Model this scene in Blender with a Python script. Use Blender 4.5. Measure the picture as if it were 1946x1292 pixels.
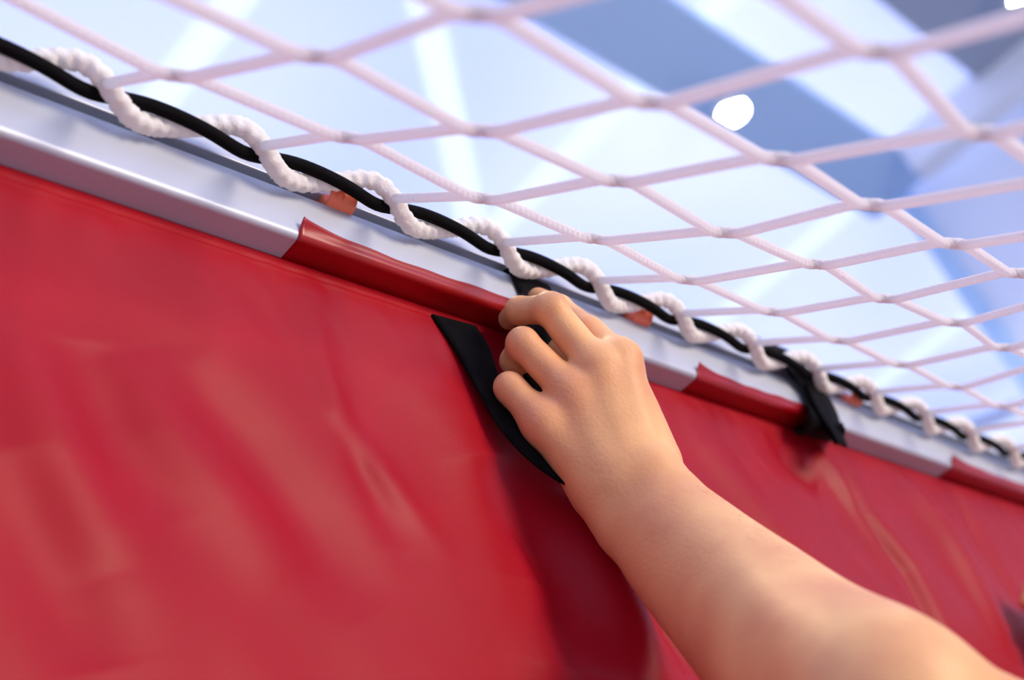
import bpy, bmesh, math, random
import numpy as np
from mathutils import Vector, Matrix
import openvdb as vdb

for o in list(bpy.data.objects): bpy.data.objects.remove(o)
S = bpy.context.scene
COL = S.collection
random.seed(4); rng = np.random.default_rng(4)

# ------------------------------------------------------------------ camera
# world: X runs along the rail, Y points past the banner, Z is up; camera stands at height CH
CH = 1.6
F = 2400.0                                   # focal length in pixels of the 1946 wide frame
r_ = np.array([0.70518164, 0.23273506, 0.66974117])
n_ = np.array([-0.646025, 0.60016154, 0.47165435])
u_ = np.array([-0.29218148, -0.76527123, 0.57357644])
def ray(px, py):
    v = np.array([px-973.0, py-646.0, F])/F
    return np.array([v@r_, v@n_, v@u_])
def at(px, py, z): d = ray(px, py)*z; return np.array([d[0], d[1], d[2]+CH])
def onY(px, py, Y): d = ray(px, py); return at(px, py, Y/d[1])
def onZ(px, py, Z): d = ray(px, py); return at(px, py, Z/d[2])      # Z relative to the camera
cam = bpy.data.cameras.new('camera'); co = bpy.data.objects.new('camera', cam); COL.objects.link(co)
cam.sensor_width = 36; cam.lens = F/1946*36
M = Matrix(((r_[0], -r_[1], -r_[2], 0), (n_[0], -n_[1], -n_[2], 0), (u_[0], -u_[1], -u_[2], CH), (0, 0, 0, 1)))
co.matrix_world = M
cam.clip_start = 0.02; cam.clip_end = 200
cam.dof.use_dof = True; cam.dof.focus_distance = 0.80; cam.dof.aperture_fstop = 4.2
S.camera = co

# ------------------------------------------------------------------ light
S.view_settings.view_transform = 'Standard'; S.view_settings.look = 'None'
S.view_settings.gamma = 1; S.view_settings.use_curve_mapping = False
S.view_settings.exposure = 0.0
w = bpy.data.worlds.new('world'); S.world = w; w.use_nodes = True
bg = w.node_tree.nodes['Background']; bg.inputs[0].default_value = (0.90, 0.92, 1.0, 1); bg.inputs[1].default_value = 3.05
S.cycles.max_bounces = 8; S.cycles.diffuse_bounces = 5; S.cycles.use_denoising = True
ROOF = 7.0                                   # roof sheet above the camera

def area(name, loc, target, size, power, col):
    l = bpy.data.lights.new(name, 'AREA'); l.energy = power; l.color = col; l.shape = 'DISK'; l.size = size
    o = bpy.data.objects.new(name, l); COL.objects.link(o); o.location = loc
    o.rotation_euler = (Vector(target)-Vector(loc)).to_track_quat('-Z', 'Y').to_euler(); return o

# ------------------------------------------------------------------ materials
def mat(name, col, rough=0.5, metal=0.0, spec=0.5, **kw):
    m = bpy.data.materials.new(name); m.use_nodes = True
    b = m.node_tree.nodes['Principled BSDF']
    b.inputs['Base Color'].default_value = (*col, 1); b.inputs['Roughness'].default_value = rough
    b.inputs['Metallic'].default_value = metal; b.inputs['Specular IOR Level'].default_value = spec
    for k, v in kw.items(): b.inputs[k.replace('_', ' ')].default_value = v
    return m
def N(m, t, **kw):
    n = m.node_tree.nodes.new(t)
    for k, v in kw.items(): setattr(n, k, v)
    return n
def L(m, a, b): m.node_tree.links.new(a, b)
def bump_noise(m, scale, strength, dist=0.001, detail=4, vec='Object', stretch=None):
    b = m.node_tree.nodes['Principled BSDF']
    tc = N(m, 'ShaderNodeTexCoord'); nz = N(m, 'ShaderNodeTexNoise'); bp = N(m, 'ShaderNodeBump')
    nz.inputs['Scale'].default_value = scale; nz.inputs['Detail'].default_value = detail
    bp.inputs['Strength'].default_value = strength; bp.inputs['Distance'].default_value = dist
    src = tc.outputs[vec]
    if stretch:
        mp = N(m, 'ShaderNodeMapping'); mp.inputs['Scale'].default_value = stretch; L(m, src, mp.inputs[0]); src = mp.outputs[0]
    L(m, src, nz.inputs['Vector']); L(m, nz.outputs['Fac'], bp.inputs['Height']); L(m, bp.outputs[0], b.inputs['Normal'])
    return nz, bp
def vary(m, scale, c1, c2, lo=0.35, hi=0.65, detail=3, stretch=None):
    b = m.node_tree.nodes['Principled BSDF']
    tc = N(m, 'ShaderNodeTexCoord'); nz = N(m, 'ShaderNodeTexNoise'); cr = N(m, 'ShaderNodeValToRGB')
    nz.inputs['Scale'].default_value = scale; nz.inputs['Detail'].default_value = detail
    cr.color_ramp.elements[0].position = lo; cr.color_ramp.elements[0].color = (*c1, 1)
    cr.color_ramp.elements[1].position = hi; cr.color_ramp.elements[1].color = (*c2, 1)
    src = tc.outputs['Object']
    if stretch:
        mp = N(m, 'ShaderNodeMapping'); mp.inputs['Scale'].default_value = stretch; L(m, src, mp.inputs[0]); src = mp.outputs[0]
    L(m, src, nz.inputs['Vector']); L(m, nz.outputs['Fac'], cr.inputs[0]); L(m, cr.outputs[0], b.inputs['Base Color'])
    return cr

m_vinyl = mat('red_vinyl', (0.35, 0.0008, 0.0095), 0.44, spec=0.20)
# fine woven scrim under the vinyl: two crossed waves
def weave(m, s, strength, dist):
    b = m.node_tree.nodes['Principled BSDF']
    tc = N(m, 'ShaderNodeTexCoord'); bp = N(m, 'ShaderNodeBump'); ad = N(m, 'ShaderNodeMath', operation='ADD')
    for i, ax in enumerate(('X', 'Z')):
        wv = N(m, 'ShaderNodeTexWave', bands_direction=ax); wv.inputs['Scale'].default_value = s; wv.inputs['Distortion'].default_value = 0.6
        L(m, tc.outputs['Object'], wv.inputs['Vector']); L(m, wv.outputs['Fac'], ad.inputs[i])
    nz = N(m, 'ShaderNodeTexNoise'); nz.inputs['Scale'].default_value = 45; L(m, tc.outputs['Object'], nz.inputs['Vector'])
    ad2 = N(m, 'ShaderNodeMath', operation='ADD'); L(m, ad.outputs[0], ad2.inputs[0]); L(m, nz.outputs['Fac'], ad2.inputs[1])
    bp.inputs['Strength'].default_value = strength; bp.inputs['Distance'].default_value = dist
    L(m, ad2.outputs[0], bp.inputs['Height']); L(m, bp.outputs[0], b.inputs['Normal'])
weave(m_vinyl, 180, 0.12, 0.0003)
m_tab = mat('red_vinyl_tab', (0.30, 0.001, 0.004), 0.28, spec=0.5)
m_alu = mat('brushed_aluminium', (0.47, 0.50, 0.58), 0.5, metal=0.45)
bump_noise(m_alu, 14, 0.10, 0.002, stretch=(0.3, 1, 1))
m_groove = mat('rail_groove', (0.26, 0.28, 0.26), 0.7, metal=0.1)
m_rope = mat('black_rope', (0.004, 0.004, 0.005), 0.8, spec=0.06)
m_strap = mat('black_webbing', (0.004, 0.004, 0.005), 0.85, spec=0.06, Sheen_Weight=0.03, Sheen_Roughness=0.4)
bump_noise(m_strap, 900, 0.6, 0.0008)
m_cord = mat('white_cord', (0.93, 0.92, 0.91), 0.75, spec=0.25)
m_lace = mat('white_lacing', (0.94, 0.92, 0.89), 0.85, spec=0.2)
def braid(m, pitch, strength, dist):
    b = m.node_tree.nodes['Principled BSDF']
    uv = N(m, 'ShaderNodeUVMap'); sp = N(m, 'ShaderNodeSeparateXYZ'); L(m, uv.outputs[0], sp.inputs[0])
    outs = []
    for s in (1, -1):
        a = N(m, 'ShaderNodeMath', operation='MULTIPLY'); L(m, sp.outputs[0], a.inputs[0]); a.inputs[1].default_value = 2*math.pi/pitch
        c = N(m, 'ShaderNodeMath', operation='MULTIPLY_ADD'); L(m, sp.outputs[1], c.inputs[0]); c.inputs[1].default_value = s*2*math.pi*3; L(m, a.outputs[0], c.inputs[2])
        d = N(m, 'ShaderNodeMath', operation='SINE'); L(m, c.outputs[0], d.inputs[0]); outs.append(d)
    mx = N(m, 'ShaderNodeMath', operation='MAXIMUM'); L(m, outs[0].outputs[0], mx.inputs[0]); L(m, outs[1].outputs[0], mx.inputs[1])
    bp = N(m, 'ShaderNodeBump'); bp.inputs['Strength'].default_value = strength; bp.inputs['Distance'].default_value = dist
    L(m, mx.outputs[0], bp.inputs['Height']); L(m, bp.outputs[0], b.inputs['Normal'])
braid(m_cord, 0.005, 0.6, 0.0006)
def see_light(m, f, col):                      # thin nylon lets some light through
    nt = m.node_tree; o = nt.nodes['Material Output']; b = nt.nodes['Principled BSDF']
    t = N(m, 'ShaderNodeBsdfTranslucent'); t.inputs[0].default_value = (*col, 1); x = N(m, 'ShaderNodeMixShader'); x.inputs[0].default_value = f
    L(m, b.outputs[0], x.inputs[1]); L(m, t.outputs[0], x.inputs[2]); L(m, x.outputs[0], o.inputs[0])
see_light(m_cord, 0.58, (0.98, 0.97, 1.0)); see_light(m_lace, 0.28, (0.97, 0.94, 0.90))
bump_noise(m_lace, 500, 0.5, 0.0012)
m_clip = mat('orange_plastic', (0.90, 0.20, 0.10), 0.3, Subsurface_Weight=0.0)
m_skin = mat('skin', (0.66, 0.34, 0.22), 0.48, spec=0.4, Subsurface_Weight=0.06, Subsurface_Scale=0.004)
m_skin.node_tree.nodes['Principled BSDF'].inputs['Subsurface Radius'].default_value = (1.0, 0.35, 0.2)
vary(m_skin, 22, (0.74, 0.33, 0.145), (0.88, 0.50, 0.205), 0.3, 0.7, 5)
bump_noise(m_skin, 420, 0.35, 0.0008, 8)
m_shirt = mat('red_cotton', (0.42, 0.05, 0.06), 0.9); bump_noise(m_shirt, 300, 0.3, 0.001)
m_jeans = mat('dark_cotton', (0.10, 0.09, 0.09), 0.9)
m_hair = mat('brown_hair', (0.05, 0.03, 0.02), 0.6)
m_floor = mat('sports_floor', (0.42, 0.40, 0.40), 0.5); bump_noise(m_floor, 3, 0.05)
m_wall = mat('pale_blue_wall', (0.78, 0.84, 0.96), 0.8)
m_beam = mat('white_beam', (0.80, 0.85, 0.92), 0.6)
m_bluebeam = mat('blue_duct', (0.46, 0.66, 0.90), 0.7)
m_greyroof = mat('grey_roof_panel', (0.34, 0.40, 0.50), 0.9)  # darker grey of one roof bay
m_black = mat('lamp_housing', (0.75, 0.78, 0.82), 0.5)
# roof sheet: light-passing white-blue membrane
m_roof = bpy.data.materials.new('roof_membrane'); m_roof.use_nodes = True
nt = m_roof.node_tree; nt.nodes.clear()
out = N(m_roof, 'ShaderNodeOutputMaterial'); mx = N(m_roof, 'ShaderNodeMixShader'); df = N(m_roof, 'ShaderNodeBsdfDiffuse'); tr = N(m_roof, 'ShaderNodeBsdfTranslucent')
df.inputs[0].default_value = (0.6, 0.72, 0.9, 1); tr.inputs[0].default_value = (0.52, 0.68, 0.98, 1); mx.inputs[0].default_value = 0.6
tc = N(m_roof, 'ShaderNodeTexCoord'); nz = N(m_roof, 'ShaderNodeTexNoise'); nz.inputs['Scale'].default_value = 0.25; nz.inputs['Detail'].default_value = 1
cr = N(m_roof, 'ShaderNodeValToRGB'); cr.color_ramp.elements[0].position = 0.35; cr.color_ramp.elements[1].position = 0.65
cr.color_ramp.elements[0].color = (0.70, 0.74, 0.96, 1); cr.color_ramp.elements[1].color = (0.84, 0.855, 0.99, 1)
L(m_roof, tc.outputs['Object'], nz.inputs['Vector']); L(m_roof, nz.outputs['Fac'], cr.inputs[0]); sx = N(m_roof, 'ShaderNodeSeparateXYZ'); L(m_roof, tc.outputs['Object'], sx.inputs[0])
def mth(op, a, b=None, c=None):
    n = N(m_roof, 'ShaderNodeMath', operation=op)
    for i, q in enumerate((a, b, c)):
        if q is None: continue
        if isinstance(q, (int, float)): n.inputs[i].default_value = q
        else: L(m_roof, q, n.inputs[i])
    return n.outputs[0]
mask = 0.0                                   # roof beams and their light painted into the membrane colour as pale strips every 3.2 m, and one diagonal
fx = mth('ABSOLUTE', mth('SUBTRACT', mth('FRACT', mth('MULTIPLY_ADD', sx.outputs[0], 1/3.2, 0.5-3.75/3.2)), 0.5))
pale_strip = mth('LESS_THAN', fx, 0.13/3.2)
dg = mth('ABSOLUTE', mth('SUBTRACT', mth('MULTIPLY', sx.outputs[0], 0.651), mth('MULTIPLY_ADD', sx.outputs[1], 0.759, 0.816)))
mask = mth('MAXIMUM', pale_strip, mth('LESS_THAN', dg, 0.12))
mc = N(m_roof, 'ShaderNodeMix', data_type='RGBA'); L(m_roof, mask, mc.inputs['Factor']); L(m_roof, cr.outputs[0], mc.inputs['A']); mc.inputs['B'].default_value = (0.88, 0.93, 1.0, 1)
L(m_roof, mc.outputs['Result'], tr.inputs[0])
L(m_roof, df.outputs[0], mx.inputs[1]); L(m_roof, tr.outputs[0], mx.inputs[2]); L(m_roof, mx.outputs[0], out.inputs[0])
m_lamp = bpy.data.materials.new('lamp_glow'); m_lamp.use_nodes = True
nt = m_lamp.node_tree; nt.nodes.clear(); out = N(m_lamp, 'ShaderNodeOutputMaterial'); em = N(m_lamp, 'ShaderNodeEmission')
em.inputs[0].default_value = (0.95, 0.98, 1, 1); em.inputs[1].default_value = 30; L(m_lamp, em.outputs[0], out.inputs[0])

# ------------------------------------------------------------------ helpers
def obj(name, verts, faces, m, parent=None, smooth=False, uvs=None):
    me = bpy.data.meshes.new(name); me.from_pydata([tuple(map(float, v)) for v in verts], [], [tuple(int(i) for i in f) for f in faces]); me.update()
    if uvs is not None:
        ul = me.uv_layers.new(name='UVMap'); k = 0
        for p in me.polygons:
            for li in p.loop_indices: ul.data[li].uv = uvs[me.loops[li].vertex_index]
    if smooth: me.polygons.foreach_set('use_smooth', [True]*len(me.polygons))
    me.materials.append(m); o = bpy.data.objects.new(name, me); COL.objects.link(o)
    if parent: o.parent = parent
    return o
def empty(name, loc=(0, 0, 0)):
    o = bpy.data.objects.new(name, None); COL.objects.link(o); o.location = loc; o.empty_display_size = 0.05; return o
def tag(o, label=None, cat=None, group=None, kind=None):
    if label: o['label'] = label
    if cat: o['category'] = cat
    if group: o['group'] = group
    if kind: o['kind'] = kind
    return o
def adopt(child, parent):                       # parts are built in world space; keep them there
    child.parent = parent; child.matrix_parent_inverse = Matrix.Translation(parent.location).inverted()
def local(parent, pts): return [Vector(p)-parent.location for p in pts]
class MB:
    def __init__(s): s.v = []; s.f = []; s.uv = []
    def box(s, a, b):
        k = len(s.v); s.v += [(x, y, z) for x in (a[0], b[0]) for y in (a[1], b[1]) for z in (a[2], b[2])]; s.uv += [(0, 0)]*8
        s.f += [tuple(k+i for i in q) for q in ((0,1,3,2),(4,6,7,5),(0,4,5,1),(2,3,7,6),(0,2,6,4),(1,5,7,3))]
    def tube(s, pts, rad, ns=10, cap=True, uvscale=1.0, rough=0.0):
        P = np.array(pts, float); n = len(P); k = len(s.v)
        T = np.gradient(P, axis=0); T /= np.linalg.norm(T, axis=1)[:, None]+1e-12
        up = np.array([0, 0, 1.0]);
        if abs(T[0]@up) > .9: up = np.array([0, 1.0, 0])
        A = np.cross(T[0], up); A /= np.linalg.norm(A); s0 = 0.0
        R = rad if hasattr(rad, '__len__') else [rad]*n
        for i in range(n):
            A = A - T[i]*(A@T[i]); A /= np.linalg.norm(A); B = np.cross(T[i], A)
            if i: s0 += np.linalg.norm(P[i]-P[i-1])
            for j in range(ns):
                t = 2*math.pi*j/ns; rr = R[i]*(1+(rough(s0, t) if rough else 0))
                s.v.append(tuple(P[i]+rr*(math.cos(t)*A+math.sin(t)*B))); s.uv.append((s0*uvscale, j/ns))
        for i in range(n-1):
            for j in range(ns):
                a = k+i*ns+j; b = k+i*ns+(j+1) % ns; s.f.append((a, a+ns, b+ns, b))
        if cap: s.f.append(tuple(k+j for j in range(ns))); s.f.append(tuple(k+(n-1)*ns+j for j in reversed(range(ns))))
    def extrude(s, prof, x0, x1, closed=True, nseg=1):          # profile in (Y, Z), swept along X
        k = len(s.v); n = len(prof)
        for i in range(nseg+1):
            x = x0+(x1-x0)*i/nseg
            for (y, z) in prof: s.v.append((x, y, z)); s.uv.append((x, 0))
        for i in range(nseg):
            for j in range(n if closed else n-1):
                a = k+i*n+j; b = k+i*n+(j+1) % n; s.f.append((a, b, b+n, a+n))
        if closed: s.f.append(tuple(k+j for j in reversed(range(n)))); s.f.append(tuple(k+nseg*n+j for j in range(n)))
    def build(s, name, m, parent=None, smooth=False):
        return obj(name, s.v, s.f, m, parent, smooth, s.uv)
def struct(name, mb, m): o = mb.build(name, m); o['kind'] = 'structure'; return o
def catmull(P, n=6):
    P = np.array(P, float); Q = np.vstack([2*P[0]-P[1], P, 2*P[-1]-P[-2]]); out = []
    for i in range(1, len(Q)-2):
        for t in np.linspace(0, 1, n, endpoint=False):
            a, b, c, d = Q[i-1], Q[i], Q[i+1], Q[i+2]
            out.append(0.5*((2*b)+(-a+c)*t+(2*a-5*b+4*c-d)*t*t+(-a+3*b-3*c+d)*t**3))
    out.append(P[-1]); return np.array(out)

# ------------------------------------------------------------------ hall
ZR = CH+ROOF
mb = MB(); mb.box((-14, -12, -0.1), (34, 16, 0)); struct('floor', mb, m_floor)
mb = MB(); mb.box((-14, -12, ZR), (34, 16, ZR+0.02)); struct('ceiling', mb, m_roof)
for nm, a, b in (('wall_left', (-14.2, -12, 0), (-14, 16, ZR)), ('wall_right', (34, -12, 0), (34.2, 16, ZR)),
                 ('wall_back', (-14, 16, 0), (34, 16.2, ZR)), ('wall_front', (-14, -12.2, 0), (34, -12, ZR))):
    mb = MB(); mb.box(a, b); struct(nm, mb, m_wall)
n_trim = 0
def trim(m, *boxes):
    global n_trim; n_trim += 1
    mb = MB()
    for a, b in boxes: mb.box(a, b)
    return struct('trim_%d' % n_trim, mb, m)
trim(m_bluebeam, ((-4, 2.12, ZR-0.12), (10.4, 2.80, ZR-0.01)))                       # broad blue band along the roof
trim(m_greyroof, ((7.2, -3.0, ZR-0.10), (10.4, 1.22, ZR-0.01)))                      # roof bay in a darker grey
trim(m_beam, ((9.75, -6, ZR-0.40), (10.05, 2.1, ZR-0.02)))
trim(m_wall, ((10.6, -12, 0), (10.8, 2.45, ZR)))                                     # end wall of the low bay
trim(m_bluebeam, ((10.5, 2.40, 0), (10.8, 2.56, ZR)))                                # corner post of that wall
def brace(a, b, rad=0.1, m=m_beam):
    global n_trim; n_trim += 1
    mb = MB(); mb.tube([a, b], rad, 8); return struct('trim_%d' % n_trim, mb, m)
brace((15.9, 4.0, ZR-0.15), (13.4, 7.2, ZR-0.15), 0.12)

# ------------------------------------------------------------------ hanging lamps
def make_lamp():
    t = empty('hall_lamp')
    mb = MB(); mb.tube([(0, 0, 0.02), (0, 0, 0.05), (0, 0, 0.16), (0, 0, 0.22)], [0.135, 0.135, 0.09, 0.03], 32); mb.build('housing', m_black, t, True)
    mb = MB(); mb.tube([(0, 0, 0.0), (0, 0, 0.025)], 0.115, 32); mb.build('diffuser', m_lamp, t, True)
    mb = MB(); mb.tube([(0, 0, 0.21), (0, 0, 0.46)], 0.008, 8); mb.build('cable', m_rope, t)
    return t
def copy_tree(o):
    c = o.copy(); COL.objects.link(c)
    for ch in o.children: d = ch.copy(); COL.objects.link(d); d.parent = c
    return c
LZ = CH+6.55
l0 = make_lamp(); l1 = copy_tree(l0)
for o, p, lb in ((l0, onZ(1394, 216, 6.55), 'round bright white hall lamp beside the dark blue roof band'),
             (l1, onZ(1950, -6, 6.55), 'round bright white hall lamp in the grey roof bay, above the net corner')):
    o.location = p; tag(o, lb, 'lamp', 'lamps under the hall roof')
    li = bpy.data.lights.new('lamp_light', 'SPOT'); li.spot_size = 2.4; li.energy = 60; li.color = (1, 0.93, 0.82); li.shadow_soft_size = 0.12
    lo = bpy.data.objects.new('lamp_light', li); COL.objects.link(lo); lo.location = (p[0], p[1], p[2]-0.16)
# added warm rim light overhead, no known fixture, beyond the frame
area('warm_rim_light', (2.5, 1.5, CH+5.9), (0.7, 0.3, 1.9), 0.45, 90, (1.0, 0.72, 0.42))
area('key_light', (3.0, -6.6, CH+1.6), (0.7, 0.3, CH+0.4), 3.2, 560, (1.0, 0.85, 0.66))      # added key light for the arm, from the camera side, source unseen

# ------------------------------------------------------------------ rail
YF, YB = 0.400, 0.4225                          # front face, banner plane
ZT, ZS = CH+0.594, CH+0.5165                    # top edge, underside
GZ0, GZ1 = CH+0.5562, CH+0.5652                # groove
X0, X1 = -1.2, 6.0
rail = empty('barrier_rail', (2.4, 0.45, ZS)); tag(rail, 'long pale aluminium rail carrying the red banner and the net edge', 'rail')
rr = 0.0045
prof = [(YF, GZ0)]
for k in range(7):
    a = math.pi/2*k/6; prof.append((YF+rr-rr*math.cos(a), ZS+rr-rr*math.sin(a)))
prof += [(YF+0.10, ZS), (YF+0.10, ZT-0.003), (YF+0.097, ZT), (YF+0.003, ZT), (YF, ZT-0.003), (YF, GZ1), (YF+0.012, GZ1), (YF+0.012, GZ0)]
mb = MB(); mb.extrude(prof, X0, X1); o = mb.build('rail_profile', m_alu); adopt(o, rail)
bv = o.modifiers.new('bevel', 'BEVEL'); bv.width = 0.0008; bv.segments = 2
mb = MB(); mb.box((X0+.001, YF+0.0105, GZ0+.0002), (X1-.001, YF+0.0118, GZ1-.0002)); o = mb.build('groove_lining', m_groove); adopt(o, rail)

for px_ in (-1.1, 0.3, 2.1, 3.9, 5.8):           # uprights hidden behind the banner
    mb = MB(); mb.box((px_-.03, YF+.035, 0), (px_+.03, YF+.095, ZS-.0002)); o = mb.build('post', m_alu); adopt(o, rail)
# ------------------------------------------------------------------ banner
banner = empty('red_banner', (2.4, YB, CH-1.2)); tag(banner, 'glossy red vinyl banner hanging in creases below the aluminium rail', 'banner')
def pl(px, py): p = onY(px, py, YB); return (p[0], p[2]-CH)
ridges = []      # (polyline in X,Z), amplitude (towards camera +), width
def ridge(pix, amp, wid): ridges.append(([pl(*q) for q in pix], amp, wid))
ridge([(585, 560), (610, 700), (640, 790), (720, 900), (830, 1040)], 0.0035, 0.010)
ridge([(650, 780), (690, 900), (760, 1050)], -0.003, 0.011)
ridge([(230, 660), (330, 820), (450, 960), (560, 1120)], 0.006, 0.028)
ridge([(330, 700), (480, 860), (600, 1010), (720, 1180)], -0.006, 0.024)
ridge([(30, 640), (80, 800), (130, 900), (240, 1100)], 0.006, 0.026)
ridge([(130, 640), (200, 830), (290, 1010)], -0.005, 0.022)
ridge([(760, 680), (860, 800), (960, 960), (1060, 1180)], 0.006, 0.030)
ridge([(930, 860), (1010, 1000), (1060, 1100), (1110, 1292)], -0.020, 0.034)
ridge([(1085, 930), (1130, 1050), (1190, 1180), (1260, 1330)], 0.014, 0.020)
ridge([(1190, 1050), (1260, 1180), (1330, 1300)], -0.006, 0.012)
ridge([(1300, 800), (1420, 950), (1560, 1100), (1700, 1290)], 0.006, 0.024)
ridge([(1480, 850), (1520, 890), (1560, 930)], -0.010, 0.020)
ridge([(1545, 850), (1590, 920), (1680, 1050)], 0.007, 0.012)
ridge([(1590, 880), (1640, 980), (1720, 1080), (1775, 1190), (1850, 1290)], -0.010, 0.013)
ridge([(1700, 900), (1790, 1010), (1850, 1110), (1930, 1270)], 0.008, 0.022)
ridge([(1800, 930), (1880, 1060), (1946, 1180)], -0.006, 0.018)
ridge([(0, 860), (60, 1000), (140, 1180), (180, 1292)], -0.004, 0.02)
ridge([(1000, 1010), (1030, 1120), (1050, 1292)], 0.004, 0.014)
nx, nz_ = 620, 420
xs = np.concatenate([np.linspace(-0.3, 1.7, nx-60), np.linspace(1.7, X1, 61)[1:]])
zt = ZS-CH-0.0004
zs = np.concatenate([zt-np.linspace(0, 0.45, nz_-60), zt-np.linspace(0.45, 1.9, 61)[1:]])
XX, ZZ = np.meshgrid(xs, zs); H = np.zeros_like(XX)
for P, amp, wid in ridges:
    D = np.full_like(XX, 9.0); TT = np.zeros_like(XX); n = len(P)-1
    for i in range(n):
        a = np.array(P[i]); b = np.array(P[i+1]); ab = b-a
        t = np.clip(((XX-a[0])*ab[0]+(ZZ-a[1])*ab[1])/(ab@ab), 0, 1)
        d = np.hypot(XX-a[0]-t*ab[0], ZZ-a[1]-t*ab[1]); s = d < D
        D = np.where(s, d, D); TT = np.where(s, (i+t)/n, TT)
    H += amp*np.exp(-(D/wid)**2)*np.sin(np.clip(TT, 0.02, 0.98)*math.pi)**0.6
depth = zt-ZZ
def vn(x, y, s):                                # soft pseudo noise
    return (np.sin(x*s+1.3*np.sin(y*s*.7+.4))+np.sin(y*s*.8+1.7*np.sin(x*s*.6+2.)))*0.5
H += 0.0022*vn(XX+0.45*ZZ, ZZ*0.4, 38)*np.clip(depth/0.1, 0, 1)+0.0004*vn(XX+0.3*ZZ, ZZ*.5, 95)*np.clip(depth/0.05, 0, 1)
H += 0.0006*vn(XX*1.3+.2*ZZ, ZZ*.8, 170)*np.exp(-depth/0.05)*np.clip(depth/0.006, 0, 1)      # puckers below the hem
H *= np.clip(depth/0.012, 0, 1)**0.7
# stiff hem fold along the top
H += 0.0003*(depth < 0.007)+0.0002*np.exp(-((depth-0.010)/0.0014)**2)
YY = YB-0.0015-H
V = np.stack([XX, YY, ZZ+CH], -1).reshape(-1, 3); R_, C_ = XX.shape
idx = np.arange(R_*C_).reshape(R_, C_)
FA = np.stack([idx[:-1, :-1], idx[:-1, 1:], idx[1:, 1:], idx[1:, :-1]], -1).reshape(-1, 4)
o = obj('sheet', V, FA, m_vinyl, smooth=True); adopt(o, banner)
sd = o.modifiers.new('thickness', 'SOLIDIFY'); sd.thickness = 0.0008; sd.offset = -1
# tabs of the same vinyl that pass up behind the hem and lap round the rail's lower edge
def tab(xa, xb, top):
    t = 0.0012; e = 0.0006
    pts = [(YB+0.004, ZS-e), (YF+rr, ZS-e)]
    for k in range(1, 7):
        a = math.pi/2*k/6; pts.append((YF+rr-(rr+e)*math.sin(a), ZS+rr-(rr+e)*math.cos(a)))
    for k in range(1, 6): pts.append((YF-e-0.0016*(k/5)**2, ZS+rr+top*k/5))
    n = len(pts); nx = 60; V = []; Fs = []
    for i in range(nx+1):
        f = i/nx; x = xa+(xb-xa)*f
        for j, (y, z) in enumerate(pts):
            lift = max(0, (j-6)/(n-7)); wob = 0.0004*math.sin(f*9+1)+0.0002*math.sin(f*31)
            edge = 0.004*math.exp(-f*14)*lift
            V.append((x+(0.002*lift if i == 0 else 0), y-edge-(wob*.6*lift), z+wob*lift*1.5+edge*.5-0.004*lift*(f > .9)*(f-.9)*10))
    for i in range(nx):
        for j in range(n-1): a = i*n+j; Fs.append((a, a+1, a+n+1, a+n))
    o = obj('rail_tab', V, Fs, m_tab, smooth=True); adopt(o, banner)
    sd = o.modifiers.new('thickness', 'SOLIDIFY'); sd.thickness = 0.0009; sd.offset = 1
def Xz(px, py): return onZ(px, py, 0.519)[0]
tabs = [(Xz(545, 470), Xz(1015, 640), 0.0045), (Xz(1308, 725), Xz(1545, 800), 0.004), (Xz(1805, 885), Xz(1805, 885)+0.28, 0.004)]
for a in tabs: tab(*a)

# ------------------------------------------------------------------ net, its lacing and the black rope
ROPE_Y, ROPE_Z = 0.384, CH+0.5595
P0 = 0.268; DX = 0.1003                          # lacing junctions along X
def rope_c(x):
    far = max(0, x-0.8)
    return np.array([x, ROPE_Y, ROPE_Z-0.008*min(far, 1.0)/0.4*0.4])
def phase(x): return 2*math.pi*(x-P0)/DX
def lace_pt(x):
    ph = phase(x)+0.35*math.sin(phase(x)); c = rope_c(x)
    # ph=0: in front (towards camera side) heading downwards
    return c+np.array([0, -0.0072*math.cos(ph+0.65), -0.0078*math.sin(ph)+0.0010])
def rope_pt(x):
    ph = phase(x)+0.35*math.sin(phase(x)); c = rope_c(x)
    return c+np.array([0, 0.0030*math.cos(ph), 0.0024*math.sin(ph)-0.0010])
XR0, XR1 = -0.6, 3.6
mb = MB(); mb.tube([rope_pt(x) for x in np.arange(XR0, XR1, 0.006)], 0.0041, 12); o = mb.build('support_rope', m_rope, None, True)
tag(o, 'black rope running along the aluminium rail inside the twisted white lacing', 'rope')
bump_noise(m_rope, 600, 0.3, 0.0006)
net = empty('white_net', (1.0, 0.2, CH+0.4)); tag(net, 'white knotless sports net hanging in square meshes from the laced rope', 'net')
mb = MB(); xsL = np.arange(XR0, XR1, 0.0016)
pts = np.array([lace_pt(x) for x in xsL])
rad = 0.0058
mb.tube(pts, rad, 20, rough=lambda u, t: 0.16*(max(math.sin(2*math.pi*u/0.0085+2*t), math.sin(2*math.pi*u/0.0085-2*t))-0.4)+0.03*math.sin(u*1900+3*t)+rng.normal()*0.012); o = mb.build('edge_lacing', m_lace, None, True); adopt(o, net)
prof_k = [(.3845, .5625), (.3075, .488), (.2265, .415), (.1475, .352), (.067, .289), (-.015, .235), (-.10, .190), (-.185, .155), (-.27, .13)]
slope_k = [0, .03, .08, .125, .145, .15, .15, .15, .15]
def node(k, i):
    x = P0+DX*i; y, z = prof_k[k]
    if k == 0: return lace_pt(x)+np.array([0.001, 0.0030, 0.0005])
    j = 0.0022*math.sin(i*2.1+k*3.7); j2 = 0.0022*math.sin(i*3.3+k*1.9)
    return np.array([x-0.008+j, y+j2, z+CH+slope_k[k]*(min(x, 1.4)-0.358)])
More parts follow.
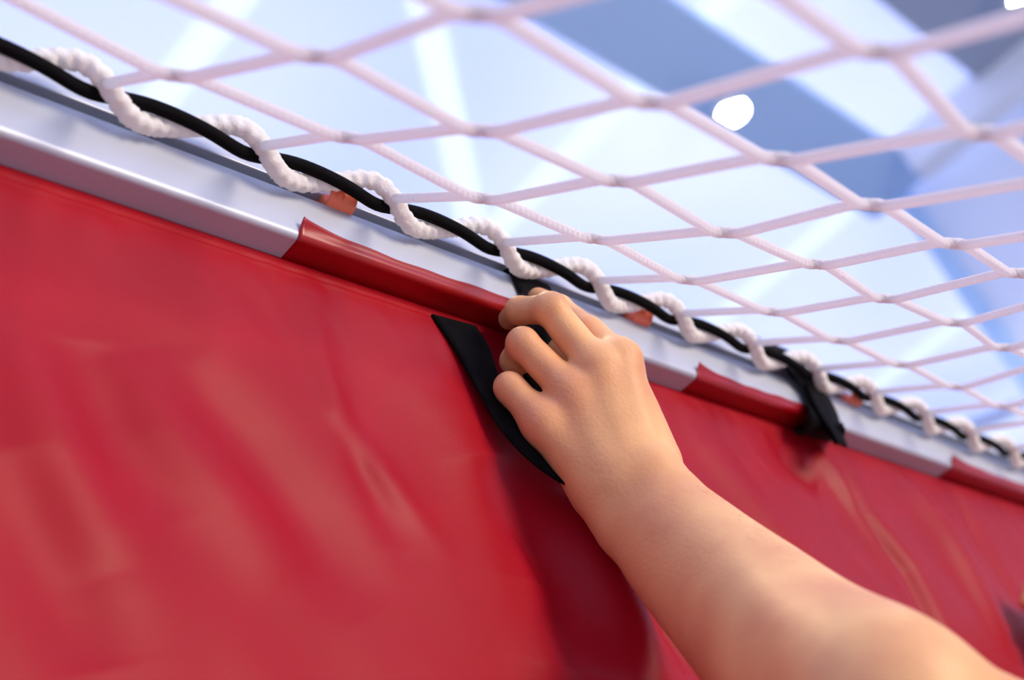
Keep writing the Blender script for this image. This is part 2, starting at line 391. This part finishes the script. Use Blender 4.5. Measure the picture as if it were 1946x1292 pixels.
def rounded(P, d=0.011):
    P = [np.array(p, float) for p in P]; out = [P[0]]
    for i in range(1, len(P)-1):
        a, b, c = P[i-1:i+2]; la, lc = np.linalg.norm(a-b), np.linalg.norm(c-b)
        p, q = b+(a-b)/la*min(d, la*.42), b+(c-b)/lc*min(d, lc*.42)
        for t in np.linspace(0, 1, 6): out.append((1-t)**2*p+2*t*(1-t)*b+t*t*q)
    out.append(P[-1]); return np.array(out)
KN, I0, I1 = len(prof_k), -8, 32
DL = 0.0050
e_dir = lambda k: (lambda v: v/np.linalg.norm(v))(np.array([1.0, 0, 0])+(lambda d: d/np.linalg.norm(d))(node(min(k+1, KN-1), 5)-node(max(k-1, 1) if k > 1 else 0, 5)))
mb = MB(); CR = 0.0031
def via(k, i, s, side):
    e = e_dir(k); nrm = np.array([0, 0.65, 0.75])
    perp = np.cross(e, nrm); perp /= np.linalg.norm(perp)
    return node(k, i)+e*DL*s+perp*0.0010*side
for i in range(I0, I1):                           # cords across, from the rope towards the camera side
    P = [node(0, i)]
    for k in range(1, KN-1): P += [via(k, i, -1, 1), via(k, i, 1, -1)]
    P.append(node(KN-1, i))
    mb.tube(rounded(P), CR, 10)
o = mb.build('cross_cords', m_cord, None, True); adopt(o, net)
mb = MB()
for k in range(1, KN):
    P = []
    for i in range(I0, I1):
        if k < KN-1: P += [via(k, i, -1, -1), via(k, i, 1, 1)]
        else: P.append(node(k, i))
    mb.tube(rounded(P), CR*1.03, 10)
o = mb.build('lengthwise_cords', m_cord, None, True); adopt(o, net)

# ------------------------------------------------------------------ orange clips in the groove
def make_clip():
    t = empty('rope_clip')
    # folded plastic strip: foot in the groove, leaning out and up to hook the rope
    W = 0.0105
    path = [(0.010, -0.0045), (0.0005, -0.0045), (-0.004, -0.0035), (-0.0085, 0.001), (-0.0105, 0.007), (-0.010, 0.014)]
    th = 0.0016; V = []; Fs = []
    for sx in (-W, W):
        for (y, z) in path: V.append((sx*(1-0.15*(z > 0.004)), y, z))
    n = len(path)
    Fs = [(j, j+1, j+1+n, j+n) for j in range(n-1)]
    o = obj('clip_hook', V, Fs, m_clip, t); sd = o.modifiers.new('t', 'SOLIDIFY'); sd.thickness = th; sd.offset = 0
    b = o.modifiers.new('b', 'BEVEL'); b.width = 0.0005; b.segments = 2
    mb = MB(); mb.box((-W, -0.0015, -0.0048), (W*0.7, 0.0102, 0.0048)); o = mb.build('clip_foot', m_clip, t); b = o.modifiers.new('b', 'BEVEL'); b.width = 0.0006; b.segments = 2
    mb = MB(); mb.box((-0.0012, -0.0095, -0.0025), (0.0012, -0.001, 0.0035)); mb.build('clip_rib', m_clip, t)
    return t
c0 = make_clip(); GM = (GZ0+GZ1)/2
for k, (q, lb) in enumerate((((640, 385), 'orange plastic clip in the rail groove above the long red tab'),
             ((1213, 608), 'orange plastic clip in the rail groove just beyond the knuckles'),
             ((1622, 768), 'blurred orange clip in the rail groove just past the second black strap'))):
    c = c0 if k == 0 else copy_tree(c0)
    p = onY(*q, YF); c.location = (p[0], YF, GM); tag(c, lb, 'clip', 'orange clips along the rail groove')

# ------------------------------------------------------------------ black straps
def ribbon(name, path, side, width, thick, m, parent, n=8):
    P = catmull(path, n); Sd = catmull(side, n); k = len(P); V = []; Fs = []; nc = 6
    for i in range(k):
        T = P[min(i+1, k-1)]-P[max(i-1, 0)]; T /= np.linalg.norm(T)
        s = Sd[i]-T*(Sd[i]@T); s /= np.linalg.norm(s); wd = width if not hasattr(width, '__len__') else np.interp(i/(k-1), np.linspace(0, 1, len(width)), width)
        for j in range(nc+1): V.append(P[i]+s*wd*(j/nc-0.5))
    for i in range(k-1):
        for j in range(nc): a = i*(nc+1)+j; Fs.append((a, a+1, a+nc+2, a+nc+1))
    o = obj(name, V, Fs, m, smooth=True); adopt(o, parent)
    sd = o.modifiers.new('t', 'SOLIDIFY'); sd.thickness = thick; sd.offset = 0; return o
Xd = (1, 0, 0)
s1 = empty('fastening_strap', tuple(onY(1000, 560, YF))); tag(s1, 'black webbing strap held in the fingers, looping from rail groove down over the banner', 'strap')
xc = onY(1003, 535, YF)[0]
p_top = np.array([xc, YF+0.008, GM]); 
path = [p_top, (xc, YF-0.0012, GM-0.002), (xc+.001, YF-0.0022, GM-0.018), (xc, YF-0.004, ZS+0.010), at(1012, 622, 0.868), at(1018, 700, 0.856), at(1050, 790, 0.838)]
ribbon('upper_band', path, [Xd]*3+[Xd]+[(.95, .2, 0)]*3, 0.040, 0.0018, m_strap, s1)
def edges_band(name, A, B, offs, thick, m, parent):
    P = catmull([onY(*q, YB-o) for q, o in zip(A, offs)], 8); R = catmull([onY(*q, YB-o) for q, o in zip(B, offs)], 8); nc = 6; V = []
    for a, b in zip(P, R):
        for j in range(nc+1): V.append(a+(b-a)*j/nc)
    Fs = [(i*(nc+1)+j, i*(nc+1)+j+1, (i+1)*(nc+1)+j+1, (i+1)*(nc+1)+j) for i in range(len(P)-1) for j in range(nc)]
    o = obj(name, V, Fs, m, smooth=True); adopt(o, parent); sd = o.modifiers.new('t', 'SOLIDIFY'); sd.thickness = thick; sd.offset = 0
edges_band('lower_band', [(820, 598), (866, 665), (908, 740), (950, 812), (1000, 868), (1052, 908), (1095, 930)],
           [(903, 620), (930, 665), (947, 715), (978, 775), (1022, 818), (1075, 850), (1110, 870)], [.003, .006, .010, .013, .017, .020, .026], 0.0019, m_strap, s1)
s2 = empty('fastening_strap', tuple(onY(1540, 740, YF))); tag(s2, 'blurred black strap wrapped round the rail beyond the hand, free tail hanging', 'strap')
def fr(px, py, off=0.003): return onY(px, py, YF-off)
path = [fr(1462, 655, -.03), fr(1466, 655, .0), fr(1500, 690, .006), fr(1545, 740, .006), fr(1565, 785, .006), fr(1560, 815, .004), onZ(1548, 832, 0.515), onZ(1530, 842, 0.514)+np.array([0, .004, -.002])]
ribbon('wrap_band', path, [Xd]*8, [0.030, 0.036, 0.042, 0.046, 0.046, 0.044, 0.042, 0.040], 0.002, m_strap, s2)
path = [fr(1552, 745, .009), fr(1568, 785, .011), fr(1588, 820, .012), fr(1601, 846, .012)]
ribbon('tail_band', path, [Xd]*4, [0.030, 0.026, 0.020, 0.014], 0.002, m_strap, s2)

# ------------------------------------------------------------------ the person
def grid_mesh(lo, hi, h, groups, links):
    """groups: list of primitive lists; group 0 is the trunk, the others blend into it one by one."""
    lo = np.array(lo); n = np.ceil((np.array(hi)-lo)/h).astype(int)+1
    def field(prims, k):
        Fd = np.full(n, 0.05, np.float32)
        for (a, b, ra, rb) in prims:
            a = np.array(a, float); b = np.array(b, float); pad = max(ra, rb)+k+4*h
            i0 = np.clip(np.floor((np.minimum(a, b)-pad-lo)/h).astype(int), 0, n-1); i1 = np.clip(np.ceil((np.maximum(a, b)+pad-lo)/h).astype(int)+1, 1, n)
            if np.any(i1 <= i0): continue
            g = [lo[d]+h*np.arange(i0[d], i1[d]) for d in range(3)]
            X, Y, Z = np.meshgrid(*g, indexing='ij')
            ab = b-a; l2 = max(ab@ab, 1e-12)
            t = np.clip(((X-a[0])*ab[0]+(Y-a[1])*ab[1]+(Z-a[2])*ab[2])/l2, 0, 1)
            d = np.sqrt((X-a[0]-t*ab[0])**2+(Y-a[1]-t*ab[1])**2+(Z-a[2]-t*ab[2])**2)-(ra+(rb-ra)*t)
            sl = tuple(slice(i0[q], i1[q]) for q in range(3)); c = Fd[sl]
            m = np.minimum(c, d); q = np.maximum(k-np.abs(c-d), 0)/k
            Fd[sl] = m-q*q*k*0.25
        return Fd
    base = field(groups[0], links[0]); out = base.copy()
    for g, (k, kb) in zip(groups[1:], links[1]):
        f = field(g, k); q = np.maximum(kb-np.abs(base-f), 0)/kb
        out = np.minimum(out, np.minimum(base, f)-q*q*kb*0.25)
    gr = vdb.FloatGrid(1.0); gr.copyFromArray(np.ascontiguousarray(out)); 
    pts, quads = gr.convertToQuads(isovalue=0.0)
    return lo+pts*h, quads
def perp_pair(c, w_mm, th_mm, axdir):           # two side-by-side cores make an oval section
    side = np.array([axdir[1], -axdir[0]]); side = side/np.hypot(*side)
    r = th_mm/2000; off = (w_mm/2000-r)
    dpx = off*F/c[2]
    return at(c[0]+side[0]*dpx, c[1]+side[1]*dpx, c[2]), at(c[0]-side[0]*dpx, c[1]-side[1]*dpx, c[2]), r
FA_ = [((1226, 964, .777), 53, 40), ((1282, 1026, .752), 61, 47), ((1346, 1090, .722), 68, 55), ((1434, 1172, .678), 76, 66), ((1548, 1278, .62), 83, 76), ((1682, 1370, .565), 88, 85)]
trunk = []; pr = []
for i, (c, wm, tm) in enumerate(FA_):
    j0, j1 = max(i-1, 0), min(i+1, len(FA_)-1)
    ax = np.array(FA_[j1][0][:2])-np.array(FA_[j0][0][:2]); pr.append(perp_pair(c, wm, tm, ax))
ca, cb = catmull([p[0] for p in pr], 5), catmull([p[1] for p in pr], 5)
rr_ = np.interp(np.linspace(0, len(pr)-1, len(ca)), range(len(pr)), [p[2] for p in pr]); fine = list(zip(ca, cb, rr_))
for a, b in zip(fine[:-1], fine[1:]):
    trunk += [(a[0], b[0], a[2], b[2]), (a[1], b[1], a[2], b[2]), ((a[0]+a[1])/2, (b[0]+b[1])/2, a[2], b[2])]
MCP = [at(1178, 684, .815), at(1135, 700, .806), at(1086, 748, .799), at(1030, 802, .793)]
WR = [at(1232, 895, .785), at(1206, 905, .779), at(1170, 918, .778), at(1140, 932, .784)]
mr = [.0118, .0118, .0112, .0108]; wr = [.0165, .0175, .0170, .0150]
for i in range(4):
    trunk.append((MCP[i], WR[i], mr[i], wr[i]))
    trunk.append((WR[i], (pr[0][0], (pr[0][0]+pr[0][1])/2, (pr[0][0]+pr[0][1])/2, pr[0][1])[i], wr[i], .0185))
back = -(at(0, 0, 1)*0+np.array([r_[2], n_[2], u_[2]]))      # towards the camera
for i in range(4):
    trunk.append((MCP[i]+back*.0028, MCP[i]+back*.0030+(WR[i]-MCP[i])*.05, mr[i]*.86, mr[i]*.7))      # knuckle
for i in range(4):                                   # extensor tendons
    trunk.append((MCP[i]+back*(mr[i]-.0040)+(WR[i]-MCP[i])*.12, MCP[i]*.25+WR[i]*.75+back*(wr[i]-.0060), .0030, .0026))
for i in range(3):                                  # palm filling between the metacarpals
    m0 = MCP[i]*.5+MCP[i+1]*.5+(WR[i]-MCP[i])*.16-back*.002; trunk.append((m0, (WR[i]+WR[i+1])/2, .0100, .016))
deep = -back
trunk += [(MCP[0]+deep*.012+(WR[0]-MCP[0])*.2, WR[1]+deep*.012, .012, .015), (MCP[3]+deep*.008+(WR[3]-MCP[3])*.2, WR[3]+deep*.010, .011, .015),
          (at(1205, 790, .815), at(1236, 880, .80), .0150, .0160)]
trunk.append((at(1243, 905, .772), at(1262, 935, .768), .015, .0165))
trunk.append((at(1170, 988, .772), at(1178, 1002, .77), .0145, .0145))       # head of the ulna
UA = [at(1680, 1372, .565), np.array([0.80, 0.20, CH-0.04])]
SHO = np.array([.83, .17, 1.56]); trunk.append((UA[0], UA[0]*.6+SHO*.4, .0425, .0445))
def chain(P, R): return [(P[i], P[i+1], R[i], R[i+1]) for i in range(len(P)-1)]
fingers = [
 chain([MCP[0], at(1119, 630, .842), at(1062, 585, .872), at(1022, 566, .893)], [.0108, .0098, .0088, .0076]),
 chain([MCP[1], at(1046, 588, .826), at(987, 590, .848), at(968, 606, .866)], [.0112, .0104, .0090, .0078])+[(at(1050, 583, .822), at(1040, 583, .823), .0088, .0088)],
 chain([MCP[2], at(993, 652, .815), at(977, 686, .834), at(990, 708, .850)], [.0110, .0100, .0088, .0078]),
 chain([MCP[3], at(968, 736, .806), at(972, 762, .823), at(996, 786, .836)], [.0108, .0094, .0086, .0076]),
 chain([at(1236, 880, .80), at(1207, 780, .835), at(1120, 715, .855), at(1062, 665, .868)], [.0150, .0125, .0105, .0085]),
]
fk = [(.005, .010)]*4+[(.006, .014)]
for i in range(4):                                   # soft pads on the inner side
    c = fingers[i]; a, b, ra, rb = c[0]; c.append((a*.55+b*.45+deep*.003, a*.3+b*.7+deep*.0035, ra*.85, ra*.83))
lo = np.min([at(930, 640, .80), at(1178, 684, .815), at(1000, 560, .92)]+[min_ for min_ in [UA[0]]], axis=0)-0.06
allp = np.array([p for c in fingers+[trunk] for s in c for p in s[:2]])
lo = allp.min(0)-0.055; hi = allp.max(0)+0.055
Vh, Qh = grid_mesh(lo, hi, 0.0016, [trunk]+fingers, (.012, fk))
# the rest of the figure stands beyond the frame: coarser skin from upper arm to feet
g = lambda *p: np.array(p, float)
SH_L, SH_R = g(.83, .17, 1.56), g(1.21, .17, 1.56)
assert np.allclose(SH_L, SHO)
handR = at(1955, 1146, 1.19)-np.array([.014, .004, .042])
elR = g(1.42, .24, 1.62)
body = [(UA[0]*.75+SH_L*.25, SH_L, .0425, .055), (SH_L, SH_R, .058, .058), (g(1.02, .17, 1.45), g(1.02, .15, 1.05), .13, .11), (g(.94, .16, 1.38), g(.96, .15, 1.05), .12, .10), (g(1.10, .16, 1.38), g(1.08, .15, 1.05), .12, .10),
        (g(1.02, .15, 1.02), g(1.02, .15, .95), .13, .13), (g(1.02, .17, 1.5), g(1.02, .16, 1.66), .062, .056),
        (g(1.02, .17, 1.72), g(1.02, .13, 1.78), .075, .098), (g(1.02, .20, 1.66), g(1.02, .21, 1.70), .04, .055), (g(1.02, .243, 1.735), g(1.02, .256, 1.71), .012, .014),
        (g(.94, .15, 1.74), g(.935, .15, 1.72), .018, .014), (g(1.10, .15, 1.74), g(1.105, .15, 1.72), .018, .014),
        (g(.94, .15, .95), g(.93, .15, .50), .085, .058), (g(.93, .15, .50), g(.93, .13, .09), .055, .040), (g(.93, .11, .06), g(.93, .27, .045), .042, .036),
        (g(1.10, .15, .95), g(1.11, .15, .50), .085, .058), (g(1.11, .15, .50), g(1.11, .13, .09), .055, .040), (g(1.11, .11, .06), g(1.11, .27, .045), .042, .036),
        (SH_R, elR, .055, .042), (elR, handR+g(.09, -.03, .03), .040, .027), (handR+g(.09, -.03, .03), handR+g(.05, -.015, .02), .030, .030)]
fr_ = [chain([handR+g(.05, -.015, .02+dz), handR+g(.025, -.004, .02+dz*1.2), handR+g(ddx, .004, .006+dz*1.3)], [.0105, .0095, .008]) for dz, ddx in ((-.026, 0.0), (-.008, -.004+.008), (.010, .006), (.028, .014))]
ab = np.array([p for s in body for p in s[:2]])
Vb, Qb = grid_mesh(ab.min(0)-.16, ab.max(0)+.16, 0.0075, [body[:-1]]+[body[-1:]], (.03, [(.01, .03)]))
hp = [(handR+g(.09, -.03, .03), handR+g(.05, -.015, .02), .030, .030), (handR+g(.06, -.015, .04), handR+g(.05, -.012, .0), .022, .022)]
Vr, Qr = grid_mesh(handR-.05, handR+g(.15, .06, .10), 0.0022, [hp]+fr_, (.01, [(.004, .008)]*4))
V = np.vstack([Vh, Vb, Vr]); Q = np.vstack([Qh, Qb+len(Vh), Qr+len(Vh)+len(Vb)])
person = empty('person', (1.02, .15, 0)); tag(person, 'person reaching up with a bare arm, fingers gripping the black strap at the rail', 'person')
o = obj('body', V, Q[:, ::-1], m_skin, smooth=True); adopt(o, person)
# skin flushes over the joints
FL = [(MCP[i], .013) for i in range(4)]+[(fingers[i][0][1], .010) for i in range(4)]+[(fingers[i][2][1], .009) for i in range(4)]
fl = np.zeros(len(V))
for c, w_ in FL: fl = np.maximum(fl, np.exp(-(np.linalg.norm(V-c, axis=1)/w_)**2))
at_ = o.data.attributes.new('flush', 'FLOAT', 'POINT'); at_.data.foreach_set('value', fl.astype(np.float32))
crs = m_skin.node_tree.nodes['Color Ramp']; aN = N(m_skin, 'ShaderNodeAttribute'); aN.attribute_name = 'flush'
mxs = N(m_skin, 'ShaderNodeMix', data_type='RGBA'); ml = N(m_skin, 'ShaderNodeMath', operation='MULTIPLY'); ml.inputs[1].default_value = 0.55
L(m_skin, aN.outputs['Fac'], ml.inputs[0]); L(m_skin, ml.outputs[0], mxs.inputs['Factor']); L(m_skin, crs.outputs[0], mxs.inputs['A'])
mxs.inputs['B'].default_value = (0.68, 0.20, 0.13, 1); L(m_skin, mxs.outputs['Result'], m_skin.node_tree.nodes['Principled BSDF'].inputs['Base Color'])
# fine hairs on wrist and forearm
nrm = np.zeros(len(V)*3); o.data.vertices.foreach_get('normal', nrm); nrm = nrm.reshape(-1, 3)[:len(Vh)]
WC, EL = np.mean([p for p in WR], axis=0), at(1500, 1230, .64); axd = EL-WC; axd /= np.linalg.norm(axd)
sfac = (Vh-WC)@axd; ok = np.where((sfac > -.035) & (sfac < .16) & (nrm@back > -.25))[0]
mb = MB()
for vi in rng.choice(ok, 620, replace=False):
    p = Vh[vi]; nn = nrm[vi]; d = -axd*0.25+np.array([-.3, .1, .55])+rng.normal(size=3)*.35; d -= nn*(d@nn)*.8; d /= np.linalg.norm(d)
    ln = rng.uniform(.004, .009); q = [p-nn*.0004, p+d*ln*.5+nn*.0009, p+d*ln+nn*.0007]
    mb.tube(q, [.00005, .00004, .00001], 3, False)
h_ = mb.build('arm_hair', m_hair); adopt(h_, person); h_['kind'] = 'stuff'
sm = o.modifiers.new('smooth', 'SMOOTH'); sm.factor = 0.5; sm.iterations = 3
def cloth(name, prims, m, h=0.009, k=.03):
    P = np.array([p for s in prims for p in s[:2]]); v, q = grid_mesh(P.min(0)-.2, P.max(0)+.2, h, [prims], (k, []))
    o = obj(name, v, q[:, ::-1], m, smooth=True); adopt(o, person); return o
gr = lambda s, e: (s[0], s[1], s[2]+e, s[3]+e)
slv = lambda a, b, ra, rb, t: (a, a*(1-t)+b*t, ra, ra*(1-t)+rb*t)
cloth('t_shirt', [gr(body[i], .012) for i in (1, 2, 3, 4, 5)]+[gr(slv(SH_L, UA[0], .055, .046, .45), .016), gr(slv(SH_R, elR, .055, .042, .5), .016)], m_shirt)
cloth('trousers', [gr(body[i], .014) for i in (5, 12, 13, 15, 16)], m_jeans)
cloth('hair', [(g(1.02, .10, 1.80), g(1.02, .14, 1.83), .098, .085), (g(1.02, .08, 1.74), g(1.02, .07, 1.78), .07, .08)], m_hair)
